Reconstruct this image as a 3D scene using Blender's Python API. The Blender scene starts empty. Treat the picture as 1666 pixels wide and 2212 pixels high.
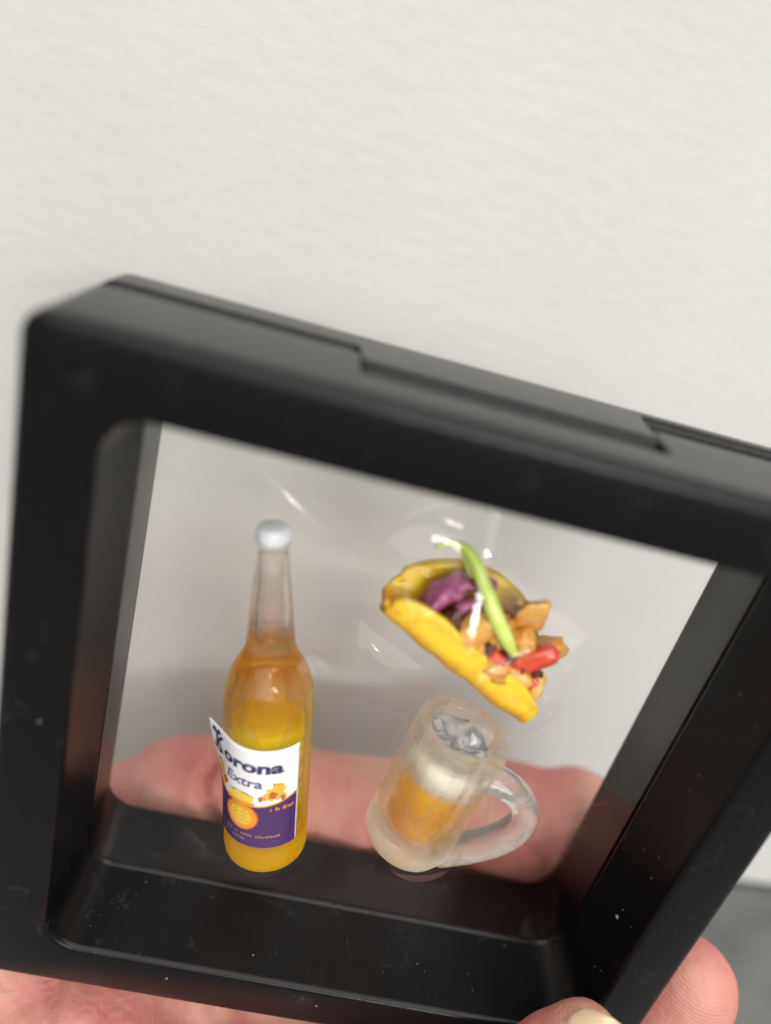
import bpy, bmesh, math, random
from mathutils import Vector, Matrix, noise
random.seed(7)
PI = math.pi
SC = bpy.context.scene
C = SC.collection
SC.unit_settings.scale_length = 0.01          # one unit is one centimetre

# ------------------------------------------------------------------ camera
cam_d = bpy.data.cameras.new('camera'); cam = bpy.data.objects.new('camera', cam_d); C.objects.link(cam)
A = ((0.9655227264239886, 0.007430612152159205, 0.26021270292172877),
     (0.23854648478545157, -0.42544046519225553, -0.8729810909598805),
     (0.10421822947686275, 0.9049559086386711, -0.4125449842922182))
m = Matrix(((A[0][0], -A[1][0], -A[2][0]), (A[0][1], -A[1][1], -A[2][1]), (A[0][2], -A[1][2], -A[2][2]))).to_4x4()
m.translation = Vector((-1.77772635, -6.34813224, 6.39366804))
cam.matrix_world = m
cam_d.sensor_fit = 'VERTICAL'; cam_d.sensor_height = 36; cam_d.sensor_width = 27
cam_d.lens = 1594 / 2212 * 36
cam_d.clip_start = 0.05; cam_d.clip_end = 2000
cam_d.dof.use_dof = True; cam_d.dof.focus_distance = 10.15; cam_d.dof.aperture_fstop = 0.02595 / 0.40
SC.camera = cam
SC.render.resolution_x = 771; SC.render.resolution_y = 1024

# ------------------------------------------------------------------ light: a pale room with ceiling lamps, plus added fill
W = bpy.data.worlds.new("World"); SC.world = W; W.use_nodes = True
bg = W.node_tree.nodes['Background']; bg.inputs[0].default_value = (1.0, 0.985, 0.95, 1); bg.inputs[1].default_value = 0.27
def lamp(name, loc, target, sx, sy, power, col=(1, 0.98, 0.94)):
    l = bpy.data.lights.new(name, 'AREA'); l.shape = 'RECTANGLE'; l.size = sx; l.size_y = sy; l.energy = power; l.color = col
    o = bpy.data.objects.new(name, l); C.objects.link(o); o.location = loc
    o.rotation_euler = (Vector(target) - Vector(loc)).to_track_quat('-Z', 'Y').to_euler()
    return o
lamp('overhead_fill', (20, -78, 225), (15, -70, 0), 420, 190, 560000)  # large soft fill added overhead to brighten the scene
lamp('office_light_panel', (42, -153, 60), (0, 0, 0), 210, 120, 138000)
lamp('ceiling_lamp', (36, -92, 150), (0, 0, 0), 100, 9, 36000)
lamp('ceiling_lamp', (50, -163, 40), (0, 0, 0), 64, 6, 60000)
SC.view_settings.view_transform = 'Standard'; SC.view_settings.look = 'None'; SC.view_settings.exposure = 0.40
SC.cycles.max_bounces = 16; SC.cycles.transmission_bounces = 14; SC.cycles.transparent_max_bounces = 24
SC.cycles.glossy_bounces = 6; SC.cycles.diffuse_bounces = 4
SC.cycles.use_denoising = True
SC.cycles.sample_clamp_indirect = 6

# ------------------------------------------------------------------ helpers
def link(o, parent=None):
    C.objects.link(o)
    if parent: o.parent = parent
    return o
def mesh_obj(name, verts, faces, mat, parent=None, smooth=True, sub=0):
    me = bpy.data.meshes.new(name); me.from_pydata([tuple(v) for v in verts], [], faces); me.update()
    bm = bmesh.new(); bm.from_mesh(me); bmesh.ops.remove_doubles(bm, verts=bm.verts, dist=1e-6)
    bmesh.ops.recalc_face_normals(bm, faces=bm.faces); bm.to_mesh(me); bm.free()
    if smooth:
        for p in me.polygons: p.use_smooth = True
    me.materials.append(mat)
    o = bpy.data.objects.new(name, me); link(o, parent)
    if sub:
        s = o.modifiers.new('s', 'SUBSURF'); s.levels = sub; s.render_levels = sub
    return o
def thing(name, label, cat, loc=(0, 0, 0)):
    o = bpy.data.objects.new(name, None); C.objects.link(o); o.location = loc; o.empty_display_size = .2
    o['label'] = label; o['category'] = cat
    return o
def lathe(prof, n=64, closed=False, rfun=None):
    """prof: (r, s) pairs, around local z"""
    V, F = [], []
    for r, s in prof:
        for k in range(n):
            a = 2 * PI * k / n
            rr = r * (rfun(a) if rfun else 1)
            V.append((rr * math.cos(a), rr * math.sin(a), s))
    for i in range(len(prof) - 1):
        for k in range(n):
            F.append((i * n + k, i * n + (k + 1) % n, (i + 1) * n + (k + 1) % n, (i + 1) * n + k))
    if closed:
        i = len(prof) - 1
        for k in range(n): F.append((i * n + k, i * n + (k + 1) % n, (k + 1) % n, k))
    return V, F
def sm(t): t = max(0, min(1, t)); return t * t * (3 - 2 * t)
def catmull(P, n):
    P = [Vector(p) for p in P]; Q = [2 * P[0] - P[1]] + P + [2 * P[-1] - P[-2]]; out = []
    segs = len(P) - 1
    for i in range(n + 1):
        u = i / n * segs; k = min(int(u), segs - 1); t = u - k
        a, b, c, d = Q[k:k + 4]
        out.append(.5 * ((2 * b) + (c - a) * t + (2 * a - 5 * b + 4 * c - d) * t * t + (3 * b - a - 3 * c + d) * t ** 3))
    return out
def tube(P, R, up=(0, 1, 0), flat=1.0, n=16):
    """swept closed tube, R radius list, flat = extent across `up` relative to radius"""
    V, F = [], []; up = Vector(up)
    for i, p in enumerate(P):
        t = (P[min(i + 1, len(P) - 1)] - P[max(i - 1, 0)]).normalized()
        b = (up - up.dot(t) * t).normalized(); a = t.cross(b)
        for k in range(n):
            an = 2 * PI * k / n
            V.append(p + a * math.cos(an) * R[i] + b * math.sin(an) * R[i] * flat)
    for i in range(len(P) - 1):
        for k in range(n):
            F.append((i * n + k, i * n + (k + 1) % n, (i + 1) * n + (k + 1) % n, (i + 1) * n + k))
    F.append(tuple(range(n))); F.append(tuple((len(P) - 1) * n + k for k in range(n)))
    return V, F
# ------------------------------------------------------------------ materials
def newmat(name):
    mt = bpy.data.materials.new(name); mt.use_nodes = True
    nt = mt.node_tree; return mt, nt, nt.nodes, nt.links, nt.nodes['Principled BSDF']
def setp(b, **k):
    for a, v in k.items():
        n = a.replace('_', ' ')
        b.inputs[n].default_value = v
def nn(N, t, **k):
    n = N.new(t)
    for a, v in k.items():
        if hasattr(n, a): setattr(n, a, v)
        else: n.inputs[a.replace('_', ' ')].default_value = v
    return n
def ramp(N, L, src, stops, interp='LINEAR'):
    r = N.new('ShaderNodeValToRGB'); r.color_ramp.interpolation = interp
    e = r.color_ramp.elements
    while len(e) < len(stops): e.new(.5)
    for i, (p, c) in enumerate(stops): e[i].position = p; e[i].color = (*c, 1) if len(c) == 3 else c
    L.new(src, r.inputs[0]); return r
def plastic():
    mt, nt, N, L, b = newmat('black_plastic')
    setp(b, Roughness=.42, IOR=1.5, Specular_IOR_Level=.22)
    tc = N.new('ShaderNodeTexCoord')
    # pale scuffs and finger smears that sit on the plastic
    n1 = nn(N, 'ShaderNodeTexNoise', Scale=2.1, Detail=7, Roughness=.72, Distortion=.5); L.new(tc.outputs['Object'], n1.inputs['Vector'])
    r1 = ramp(N, L, n1.outputs[0], [(.57, (0, 0, 0)), (.72, (1, 1, 1))])
    n2 = nn(N, 'ShaderNodeTexNoise', Scale=15, Detail=4); L.new(tc.outputs['Object'], n2.inputs['Vector'])
    r2 = ramp(N, L, n2.outputs[0], [(.45, (0, 0, 0)), (.7, (1, 1, 1))])
    mu = nn(N, 'ShaderNodeMath', operation='MULTIPLY'); L.new(r1.outputs[0], mu.inputs[0]); L.new(r2.outputs[0], mu.inputs[1])
    mc = nn(N, 'ShaderNodeMix', data_type='RGBA'); mc.inputs[6].default_value = (.004, .004, .0045, 1); mc.inputs[7].default_value = (.04, .041, .044, 1)
    L.new(mu.outputs[0], mc.inputs[0]); L.new(mc.outputs[2], b.inputs['Base Color'])
    mr = nn(N, 'ShaderNodeMapRange'); mr.inputs[3].default_value = .20; mr.inputs[4].default_value = .30
    n4 = nn(N, 'ShaderNodeTexNoise', Scale=1.3, Detail=5); L.new(tc.outputs['Object'], n4.inputs['Vector'])
    L.new(n4.outputs[0], mr.inputs[0]); L.new(mr.outputs[0], b.inputs['Roughness'])
    n3 = nn(N, 'ShaderNodeTexNoise', Scale=42, Detail=3); L.new(tc.outputs['Object'], n3.inputs['Vector'])
    bu = nn(N, 'ShaderNodeBump', Strength=.35, Distance=.006); L.new(n3.outputs[0], bu.inputs['Height']); L.new(bu.outputs[0], b.inputs['Normal'])
    return mt
def wallmat():
    mt, nt, N, L, b = newmat('wall_paint'); setp(b, Roughness=.62)
    tc = N.new('ShaderNodeTexCoord')
    n0 = nn(N, 'ShaderNodeTexNoise', Scale=.14, Detail=3); L.new(tc.outputs['Object'], n0.inputs['Vector'])
    r = ramp(N, L, n0.outputs[0], [(.35, (.55, .55, .532)), (.65, (.59, .59, .572))]); L.new(r.outputs[0], b.inputs['Base Color'])
    n1 = nn(N, 'ShaderNodeTexNoise', Scale=3.2, Detail=3, Roughness=.42, Distortion=.15)
    mp = nn(N, 'ShaderNodeMapping'); mp.inputs['Scale'].default_value = (.8, 1, 1.25); L.new(tc.outputs['Object'], mp.inputs[0]); L.new(mp.outputs[0], n1.inputs['Vector'])
    bu = nn(N, 'ShaderNodeBump', Strength=.29, Distance=.05); L.new(n1.outputs[0], bu.inputs['Height']); L.new(bu.outputs[0], b.inputs['Normal'])
    return mt
def skinmat():
    mt, nt, N, L, b = newmat('skin'); tc = N.new('ShaderNodeTexCoord')
    n0 = nn(N, 'ShaderNodeTexNoise', Scale=.55, Detail=3, Roughness=.5); L.new(tc.outputs['Object'], n0.inputs['Vector'])
    r = ramp(N, L, n0.outputs[0], [(.30, (.58, .34, .25)), (.5, (.54, .225, .18)), (.70, (.47, .135, .12))]); L.new(r.outputs[0], b.inputs['Base Color'])
    setp(b, Roughness=.5, Subsurface_Weight=.25, Subsurface_Scale=.25); b.inputs['Subsurface Radius'].default_value = (1, .35, .2)
    w = nn(N, 'ShaderNodeTexWave', Scale=6.5, Distortion=5.0, Detail=2); w.bands_direction = 'Z'; w.inputs['Detail Scale'].default_value = .35
    L.new(tc.outputs['Object'], w.inputs['Vector'])
    n1 = nn(N, 'ShaderNodeTexVoronoi', Scale=7); L.new(tc.outputs['Object'], n1.inputs['Vector'])
    n2 = nn(N, 'ShaderNodeTexNoise', Scale=3, Detail=6, Distortion=1.2); L.new(tc.outputs['Object'], n2.inputs['Vector'])
    b1 = nn(N, 'ShaderNodeBump', Strength=.25, Distance=.010); L.new(w.outputs['Color'], b1.inputs['Height'])
    b2 = nn(N, 'ShaderNodeBump', Strength=.4, Distance=.08); L.new(n2.outputs[0], b2.inputs['Height']); L.new(b1.outputs[0], b2.inputs['Normal'])
    L.new(b2.outputs[0], b.inputs['Normal'])
    return mt
def simple(name, col, rough=.5, sss=0, bump=0, bscale=8, coat=0, col2=None, cscale=4, trans=0):
    mt, nt, N, L, b = newmat(name); tc = N.new('ShaderNodeTexCoord')
    setp(b, Roughness=rough, Coat_Weight=coat, Transmission_Weight=trans)
    b.inputs['Base Color'].default_value = (*col, 1)
    if sss:
        setp(b, Subsurface_Weight=sss, Subsurface_Scale=.12); b.inputs['Subsurface Radius'].default_value = (1, .7, .4)
    if col2:
        n = nn(N, 'ShaderNodeTexNoise', Scale=cscale, Detail=4, Distortion=.3); L.new(tc.outputs['Object'], n.inputs['Vector'])
        r = ramp(N, L, n.outputs[0], [(.36, col), (.64, col2)]); L.new(r.outputs[0], b.inputs['Base Color'])
    if bump:
        n = nn(N, 'ShaderNodeTexNoise', Scale=bscale, Detail=4); L.new(tc.outputs['Object'], n.inputs['Vector'])
        bu = nn(N, 'ShaderNodeBump', Strength=.6, Distance=bump); L.new(n.outputs[0], bu.inputs['Height']); L.new(bu.outputs[0], b.inputs['Normal'])
    return mt
def clear(name, tint, rough=.02, haze=0.0, hazecol=(1, 1, 1), ior=1.45, bump=0, absorb=None, dens=1.0):
    """solid clear resin; haze = share of milky scattering"""
    mt, nt, N, L, b = newmat(name); tc = N.new('ShaderNodeTexCoord')
    N.remove(b); out = N['Material Output']
    g = nn(N, 'ShaderNodeBsdfGlass', Roughness=rough, IOR=ior); g.inputs['Color'].default_value = (*tint, 1)
    last = g.outputs[0]
    if bump:
        n = nn(N, 'ShaderNodeTexNoise', Scale=3.5, Detail=2, Distortion=.4); L.new(tc.outputs['Object'], n.inputs['Vector'])
        bu = nn(N, 'ShaderNodeBump', Strength=.5, Distance=bump); L.new(n.outputs[0], bu.inputs['Height']); L.new(bu.outputs[0], g.inputs['Normal'])
    if haze:
        d = nn(N, 'ShaderNodeBsdfDiffuse'); d.inputs[0].default_value = (*hazecol, 1)
        t = nn(N, 'ShaderNodeBsdfTranslucent'); t.inputs[0].default_value = (*hazecol, 1)
        a = N.new('ShaderNodeMixShader'); a.inputs[0].default_value = .5; L.new(d.outputs[0], a.inputs[1]); L.new(t.outputs[0], a.inputs[2])
        x = N.new('ShaderNodeMixShader'); x.inputs[0].default_value = haze; L.new(last, x.inputs[1]); L.new(a.outputs[0], x.inputs[2]); last = x.outputs[0]
    L.new(last, out.inputs[0])
    if absorb:
        v = N.new('ShaderNodeVolumeAbsorption'); v.inputs[0].default_value = (*absorb, 1); v.inputs[1].default_value = dens; L.new(v.outputs[0], out.inputs['Volume'])
    return mt
def filmmat():
    mt, nt, N, L, b = newmat('clear_film'); N.remove(b); out = N['Material Output']
    tc = N.new('ShaderNodeTexCoord')
    lw = N.new('ShaderNodeLayerWeight'); lw.inputs[0].default_value = .5
    p = nn(N, 'ShaderNodeMath', operation='POWER'); L.new(lw.outputs['Facing'], p.inputs[0]); p.inputs[1].default_value = 4
    q = nn(N, 'ShaderNodeMath', operation='MULTIPLY_ADD'); L.new(p.outputs[0], q.inputs[0]); q.inputs[1].default_value = .20; q.inputs[2].default_value = .028
    g = nn(N, 'ShaderNodeBsdfGlossy', Roughness=.025); g.inputs[0].default_value = (1, 1, 1, 1)
    t = nn(N, 'ShaderNodeBsdfTransparent'); t.inputs[0].default_value = (.997, .997, .995, 1)
    n = nn(N, 'ShaderNodeTexNoise', Scale=1.6, Detail=2, Distortion=.8); L.new(tc.outputs['Object'], n.inputs['Vector'])
    bu = nn(N, 'ShaderNodeBump', Strength=.2, Distance=.03); L.new(n.outputs[0], bu.inputs['Height']); L.new(bu.outputs[0], g.inputs['Normal'])
    x = N.new('ShaderNodeMixShader'); L.new(q.outputs[0], x.inputs[0]); L.new(t.outputs[0], x.inputs[1]); L.new(g.outputs[0], x.inputs[2])
    L.new(x.outputs[0], out.inputs[0]); return mt

M_PL = plastic(); M_WALL = wallmat(); M_SKIN = skinmat(); M_FILM = filmmat()

# ------------------------------------------------------------------ setting: textured wall close behind, grey band low down
def grid(x0, x1, z0, z1, nx, nz, fy):
    V = [(x0 + (x1 - x0) * i / nx, 0, z0 + (z1 - z0) * j / nz) for j in range(nz + 1) for i in range(nx + 1)]
    V = [(x, fy(x, z), z) for x, _, z in V]
    F = [(j * (nx + 1) + i, j * (nx + 1) + i + 1, (j + 1) * (nx + 1) + i + 1, (j + 1) * (nx + 1) + i) for j in range(nz) for i in range(nx)]
    return V, F
V, F = grid(-60, 60, -8.4, 60, 30, 20, lambda x, z: 0)
wall = mesh_obj('wall', V, F, M_WALL, smooth=False); wall['kind'] = 'structure'; wall.location = (2, 7.0, 0); wall.rotation_euler = (0, 0, math.radians(5))
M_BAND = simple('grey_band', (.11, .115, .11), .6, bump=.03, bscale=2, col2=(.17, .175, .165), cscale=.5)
def boxmesh(x0, x1, y0, y1, z0, z1):
    V = [(x, y, z) for x in (x0, x1) for y in (y0, y1) for z in (z0, z1)]
    return V, [(0, 1, 3, 2), (4, 6, 7, 5), (0, 4, 5, 1), (2, 3, 7, 6), (0, 2, 6, 4), (1, 5, 7, 3)]
band = mesh_obj('wall_shade_panel', *boxmesh(-60, 60, 7.75, 9.5, -60, -9.0), M_BAND, smooth=False); band['kind'] = 'structure'  # grey panel in place of the shadow low on the wall
shade_strip = mesh_obj('wall_shade_strip', *boxmesh(-60, 60, 8.6, 9, -9.0, -8.3), simple('painted_shade', (.05, .05, .05), .7), smooth=False); shade_strip['kind'] = 'structure'  # near-black strip, its dark colour standing in for shade

# ------------------------------------------------------------------ display frame
S = 4.5; SEAM = 1.66; TAB = .98; MID = 1.28; BACK = 2.46
frame = thing('display_frame', 'square black plastic floating display frame with clear film window held in the hand', 'display frame')
def rrloop(h, r, yfun, nside=180, nc=10):
    pts = []
    for q in range(4):
        a0 = q * PI / 2
        ca, sa = math.cos(a0), math.sin(a0)
        # side from corner to corner in local frame, then rotate
        loc = [((h - r) * (1 - 2 * i / nside), h) for i in range(nside)]
        # order: side along top from +x to -x, then corner at (-,+)
        for i in range(nc):
            an = PI / 2 + (PI / 2) * i / nc
            loc.append((-(h - r) + r * math.cos(an), (h - r) + r * math.sin(an)))
        for x, z in loc:
            X, Z = x * ca - z * sa, x * sa + z * ca
            pts.append((X, yfun(X, Z), Z))
    return pts
def seam(dy, soft=0):
    def f(x, z):
        if z > 4.0:
            t = sm((x + 1.62) / .04) * (1 - sm((x - 1.74) / .04))
            rt = sm((x - 1.74) / .04)
            return SEAM + dy * (1.25 + .8 * t + 1.0 * rt) + (TAB - SEAM) * t + .2 * rt
        return SEAM + dy
    return f
def c(v): return lambda x, z: v
fr = [(4.550, .24, seam(-.13)), (4.46, .22, seam(-.08)), (4.36, .2, seam(-.06)), (4.22, .2, seam(-.03)), (3.95, .2, c(SEAM - .7)), (3.70, .42, c(MID - .03)), (3.70, .42, c(MID - .05)), (3.715, .43, c(MID - .075)),
      (3.76, .46, c(.10)), (3.775, .47, c(.035)), (3.80, .49, c(.008)), (3.84, .5, c(0)), (4.42, .20, c(0)), (4.48, .21, c(.012)), (4.525, .23, c(.05)), (4.547, .24, c(.11)), (4.550, .24, c(.2)), (4.550, .24, seam(-.19))]
bk = [(4.550, .24, seam(.10)), (4.47, .22, seam(.07)), (4.36, .2, seam(.06)), (4.22, .2, seam(.03)), (3.95, .2, c(SEAM - .55)), (3.70, .42, c(MID + .045)), (3.70, .42, c(MID + .06)), (3.715, .43, c(MID + .08)),
      (3.75, .46, c(BACK - .10)), (3.77, .47, c(BACK - .03)), (3.82, .5, c(BACK)), (4.36, .20, c(BACK)), (4.44, .22, c(BACK - .02)), (4.54, .24, c(BACK - .07)), (4.550, .24, c(BACK - .14)), (4.550, .24, seam(.16))]
def ring(name, loops):
    L_ = [rrloop(*l) for l in loops]; n = len(L_[0]); V = [p for l in L_ for p in l]; F = []
    for i in range(len(L_)):
        j = (i + 1) % len(L_)
        for k in range(n): F.append((i * n + k, i * n + (k + 1) % n, j * n + (k + 1) % n, j * n + k))
    o = mesh_obj(name, V, F, M_PL, frame)
    return o
ring('front_shell', fr); ring('rear_shell', bk)

# ------------------------------------------------------------------ object placement (real positions inside the frame, cm)
B0 = Vector((-1.21, 1.28, -2.60)); B1 = Vector((-2.10, 1.28, 2.42))      # bottle base / cap top
G0 = Vector((.70, 1.28, -2.02)); G1 = Vector((.95, 1.28, .12))            # mug base / rim
# ------------------------------------------------------------------ films
def segd(x, z, a, b):
    ax, az, bx, bz = a[0], a[1], b[0], b[1]; dx, dz = bx - ax, bz - az
    t = max(0, min(1, ((x - ax) * dx + (z - az) * dz) / (dx * dx + dz * dz)))
    return math.hypot(x - ax - t * dx, z - az - t * dz), t
def tent(d, h, core, w): return h * math.exp(-(max(0, d - core) / w) ** 1.25) if d > core else h
def bulge(x, z, side):
    v = []
    d, t = segd(x, z, (-1.28, -2.25), (-1.72, .1)); v.append(tent(d, .64, .36, .48))
    d, t = segd(x, z, (-1.74, .2), (-2.08, 2.3)); v.append(tent(d, .60 - .40 * t, .10, .34 + .3 * t))
    d, t = segd(x, z, (.78, -1.55), (.95, 0)); v.append(tent(d, .74, .42, .46))
    d, t = segd(x, z, (1.7, -.9), (2.1, -1.2)); v.append(tent(d, .32, .2, .35))
    d, t = segd(x, z, (-.2, 1.75), (1.2, 1.15)); v.append(tent(d, .68 if side < 0 else .62, .34, .42))
    d, t = segd(x, z, (1.1, 1.2), (1.75, 1.6)); v.append(tent(d, .58 - .25 * t, .06, .26))
    s = 0
    for q in v: s += q ** 5
    b = s ** .2
    if side < 0:                                  # sharp folds where the film is pulled over the taco
        for (ax, az, bx, bz, h0, core, w) in FOLD:
            if abs(x - .5) < 1.2 and z > 1:
                d, t = segd(x, z, (ax, az), (bx, bz))
                b = max(b, (h0 - .40 * (z - bz)) * math.exp(-(max(0, d - core) / w) ** 2))
    # fine creases running to the frame
    for (ax, az, bx, bz, hh) in CRE:
        hh *= 1.3
        d, t = segd(x, z, (ax, az), (bx, bz))
        b += hh * math.exp(-(d / .035) ** 2) * math.sin(PI * min(1, .1 + t * .9))
    for (cx, cz, r_, a0, a1, hh) in ARCS:
        an = math.degrees(math.atan2(z - cz, x - cx)) % 360
        if a0 < an < a1:
            u_ = (an - a0) / (a1 - a0); b += hh * math.exp(-((math.hypot(x - cx, z - cz) - r_) / .032) ** 2) * math.sin(PI * u_) ** .6
    e = min(3.75 - abs(x), 3.75 - abs(z)); return b * sm(e / .35)
FOLD = [(.26, 3.5, .37, 1.80, .77, .045, .17), (1.06, 1.90, .62, 1.50, .80, .06, .09)]
ARCS = [(.55, 1.35, .62, 175, 262, .030), (1.2, .15, .95, 5, 62, .026), (1.1, -.2, 1.25, 140, 205, .02), (.4, 1.9, 1.45, 70, 175, .016), (-1.6, -.3, 1.15, 20, 75, .016), (2.0, -1.2, .95, 290, 345, .02)]
CRE = [(-.95, 1.5, -.4, .4, .02), (-.4, .4, -.3, -.9, .02), (.2, .95, .9, .62, .02), (1.9, .9, 2.25, .2, .02), (2.25, .2, 2.5, -.5, .02), (2.45, -.8, 2.3, -1.9, .02), (-2.6, -.4, -3.5, 1.0, .01), (-.3, 3.0, .3, 2.9, .01), (2.0, 1.5, 3.6, 1.0, .015), (-2.3, 2.6, -3.4, 3.5, .006), (1.6, .3, 2.2, .8, .02), (1.9, 1.7, 3.6, 2.4, .012), (-.6, 1.9, -2.9, 3.4, .010), (2.3, -1.2, 3.6, -.4, .012), (-1.2, -2.9, -3.4, -3.6, .010), (1.6, .3, 3.5, -2.6, .008), (.3, 2.9, .1, 3.7, .01), (-2.3, 1.5, -3.6, 2.6, .006)]
for nm, sgn in (('front_film', -1), ('rear_film', 1)):
    V, F = grid(-3.8, 3.8, -3.8, 3.8, 330 if sgn < 0 else 150, 330 if sgn < 0 else 150, lambda x, z: MID + .015 + sgn * (.012 + bulge(x, z, sgn)))
    mesh_obj(nm, V, F, M_FILM, frame)

# ------------------------------------------------------------------ bottle
ax = (B1 - B0).normalized(); Lb = (B1 - B0).length; bot_scale = Lb / 5.345
bot = thing('beer_bottle', 'miniature beer bottle with white cap and peeling purple and white label', 'bottle', B0)
bot.rotation_euler = ax.to_track_quat('Z', 'Y').to_euler()
def frame_rot(o, axis):
    # local z = axis, local -y stays towards the front of the display
    z = axis.normalized(); y = Vector((0, 1, 0)); y = (y - y.dot(z) * z).normalized(); x = y.cross(z)
    o.rotation_euler = Matrix((x, y, z)).transposed().to_euler()
frame_rot(bot, ax); bot.scale = (1, 1, bot_scale)
R = .585
outer = [(0.0, .02), (.40, .02), (.52, .0), (.575, .05), (.59, .16), (.585, .4), (.583, 1.0), (.582, 1.8), (.587, 2.55), (.583, 2.72), (.565, 2.92), (.52, 3.12), (.45, 3.28), (.375, 3.42), (.318, 3.56), (.290, 3.80), (.255, 4.2), (.225, 4.55), (.195, 4.88), (.178, 5.04), (.19, 5.07), (.195, 5.12), (.19, 5.17), (.0, 5.17)]
inner = [(0, .46), (.25, .44), (.42, .47), (.475, .56), (.485, .9), (.485, 2.2), (.48, 2.65), (.45, 2.88), (.36, 3.12), (.25, 3.30), (.12, 3.36), (0, 3.37)]
neck_in = [(0, 3.66), (.10, 3.67), (.175, 3.74), (.19, 3.86), (.165, 4.3), (.14, 4.7), (.122, 5.0), (0, 5.02)]
def bottlemat():
    mt, nt, N, L, b = newmat('amber_resin'); N.remove(b); out = N['Material Output']; tc = N.new('ShaderNodeTexCoord')
    sx = N.new('ShaderNodeSeparateXYZ'); L.new(tc.outputs['Object'], sx.inputs[0])
    mr = nn(N, 'ShaderNodeMapRange'); mr.inputs[1].default_value = 0; mr.inputs[2].default_value = 5.2; L.new(sx.outputs[2], mr.inputs[0])
    cr = ramp(N, L, mr.outputs[0], [(0, (1, .88, .45)), (.12, (1, .99, .90)), (.45, (1, .99, .90)), (.50, (.99, .90, .68)), (.62, (.97, .80, .55)), (.645, (.90, .64, .24)), (.69, (.90, .66, .28)), (.71, (.995, .98, .965)), (1, (1, .99, .985))])
    lw = N.new('ShaderNodeLayerWeight'); lw.inputs[0].default_value = .5; pw = nn(N, 'ShaderNodeMath', operation='POWER'); L.new(lw.outputs['Facing'], pw.inputs[0]); pw.inputs[1].default_value = 2.2
    p2 = nn(N, 'ShaderNodeMath', operation='POWER'); L.new(lw.outputs['Facing'], p2.inputs[0]); p2.inputs[1].default_value = 4.0
    tm = nn(N, 'ShaderNodeMix', data_type='RGBA'); L.new(p2.outputs[0], tm.inputs[0]); L.new(cr.outputs[0], tm.inputs[6]); tm.inputs[7].default_value = (.93, .76, .50, 1)
    g = nn(N, 'ShaderNodeBsdfGlass', Roughness=.015, IOR=1.42); L.new(tm.outputs[2], g.inputs[0])
    n = nn(N, 'ShaderNodeTexNoise', Scale=2.2, Detail=2, Distortion=.5); L.new(tc.outputs['Object'], n.inputs['Vector'])
    bu = nn(N, 'ShaderNodeBump', Strength=.4, Distance=.05); L.new(n.outputs[0], bu.inputs['Height']); L.new(bu.outputs[0], g.inputs['Normal'])
    d = N.new('ShaderNodeBsdfDiffuse'); t = N.new('ShaderNodeBsdfTranslucent')
    c2 = ramp(N, L, mr.outputs[0], [(0, (1, .60, .004)), (.44, (.92, .70, .05)), (.54, (.88, .42, .07)), (.66, (.85, .42, .10)), (.74, (.8, .62, .5))])
    L.new(c2.outputs[0], d.inputs[0]); L.new(c2.outputs[0], t.inputs[0])
    a = N.new('ShaderNodeMixShader'); a.inputs[0].default_value = .5; L.new(d.outputs[0], a.inputs[1]); L.new(t.outputs[0], a.inputs[2])
    hz = ramp(N, L, mr.outputs[0], [(0, (.7, .7, .7)), (.08, (.55, .55, .55)), (.14, (.02, .02, .02)), (.46, (.02, .02, .02)), (.56, (.06, .06, .06)), (.66, (.06, .06, .06)), (.71, (.01, .01, .01))])
    ad = nn(N, 'ShaderNodeMath', operation='MULTIPLY_ADD', use_clamp=True); L.new(pw.outputs[0], ad.inputs[0]); ad.inputs[1].default_value = .06; L.new(hz.outputs[0], ad.inputs[2]); hz = ad
    tr = N.new('ShaderNodeBsdfTransparent'); L.new(tm.outputs[2], tr.inputs[0])
    gt = N.new('ShaderNodeMixShader'); gz = ramp(N, L, mr.outputs[0], [(.5, (.5, .5, .5)), (.70, (.22, .22, .22))]); L.new(gz.outputs[0], gt.inputs[0]); L.new(g.outputs[0], gt.inputs[1]); L.new(tr.outputs[0], gt.inputs[2])
    x = N.new('ShaderNodeMixShader'); L.new(hz.outputs[0], x.inputs[0]); L.new(gt.outputs[0], x.inputs[1]); L.new(a.outputs[0], x.inputs[2])
    L.new(x.outputs[0], out.inputs[0]); return mt
M_BOT = bottlemat()
V, F = lathe(outer, 72)
V2, F2 = lathe(inner, 72)
def nofix(name, VF, mat, parent, flip=False, smooth=True):
    """mesh whose winding is given (hollow solids): no recalculation"""
    me = bpy.data.meshes.new(name); V, F = VF
    if flip: F = [tuple(reversed(f)) for f in F]
    me.from_pydata([tuple(v) for v in V], [], F); me.update()
    for p in me.polygons: p.use_smooth = smooth
    me.materials.append(mat); o = bpy.data.objects.new(name, me); return link(o, parent)
def hollow(o_, i_, n, rf=None):
    V, F = lathe(o_, n, rfun=rf); V2, F2 = lathe(i_, n); k = len(V)
    return V + V2, F + [tuple(reversed([a + k for a in f])) for f in F2]
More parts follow.
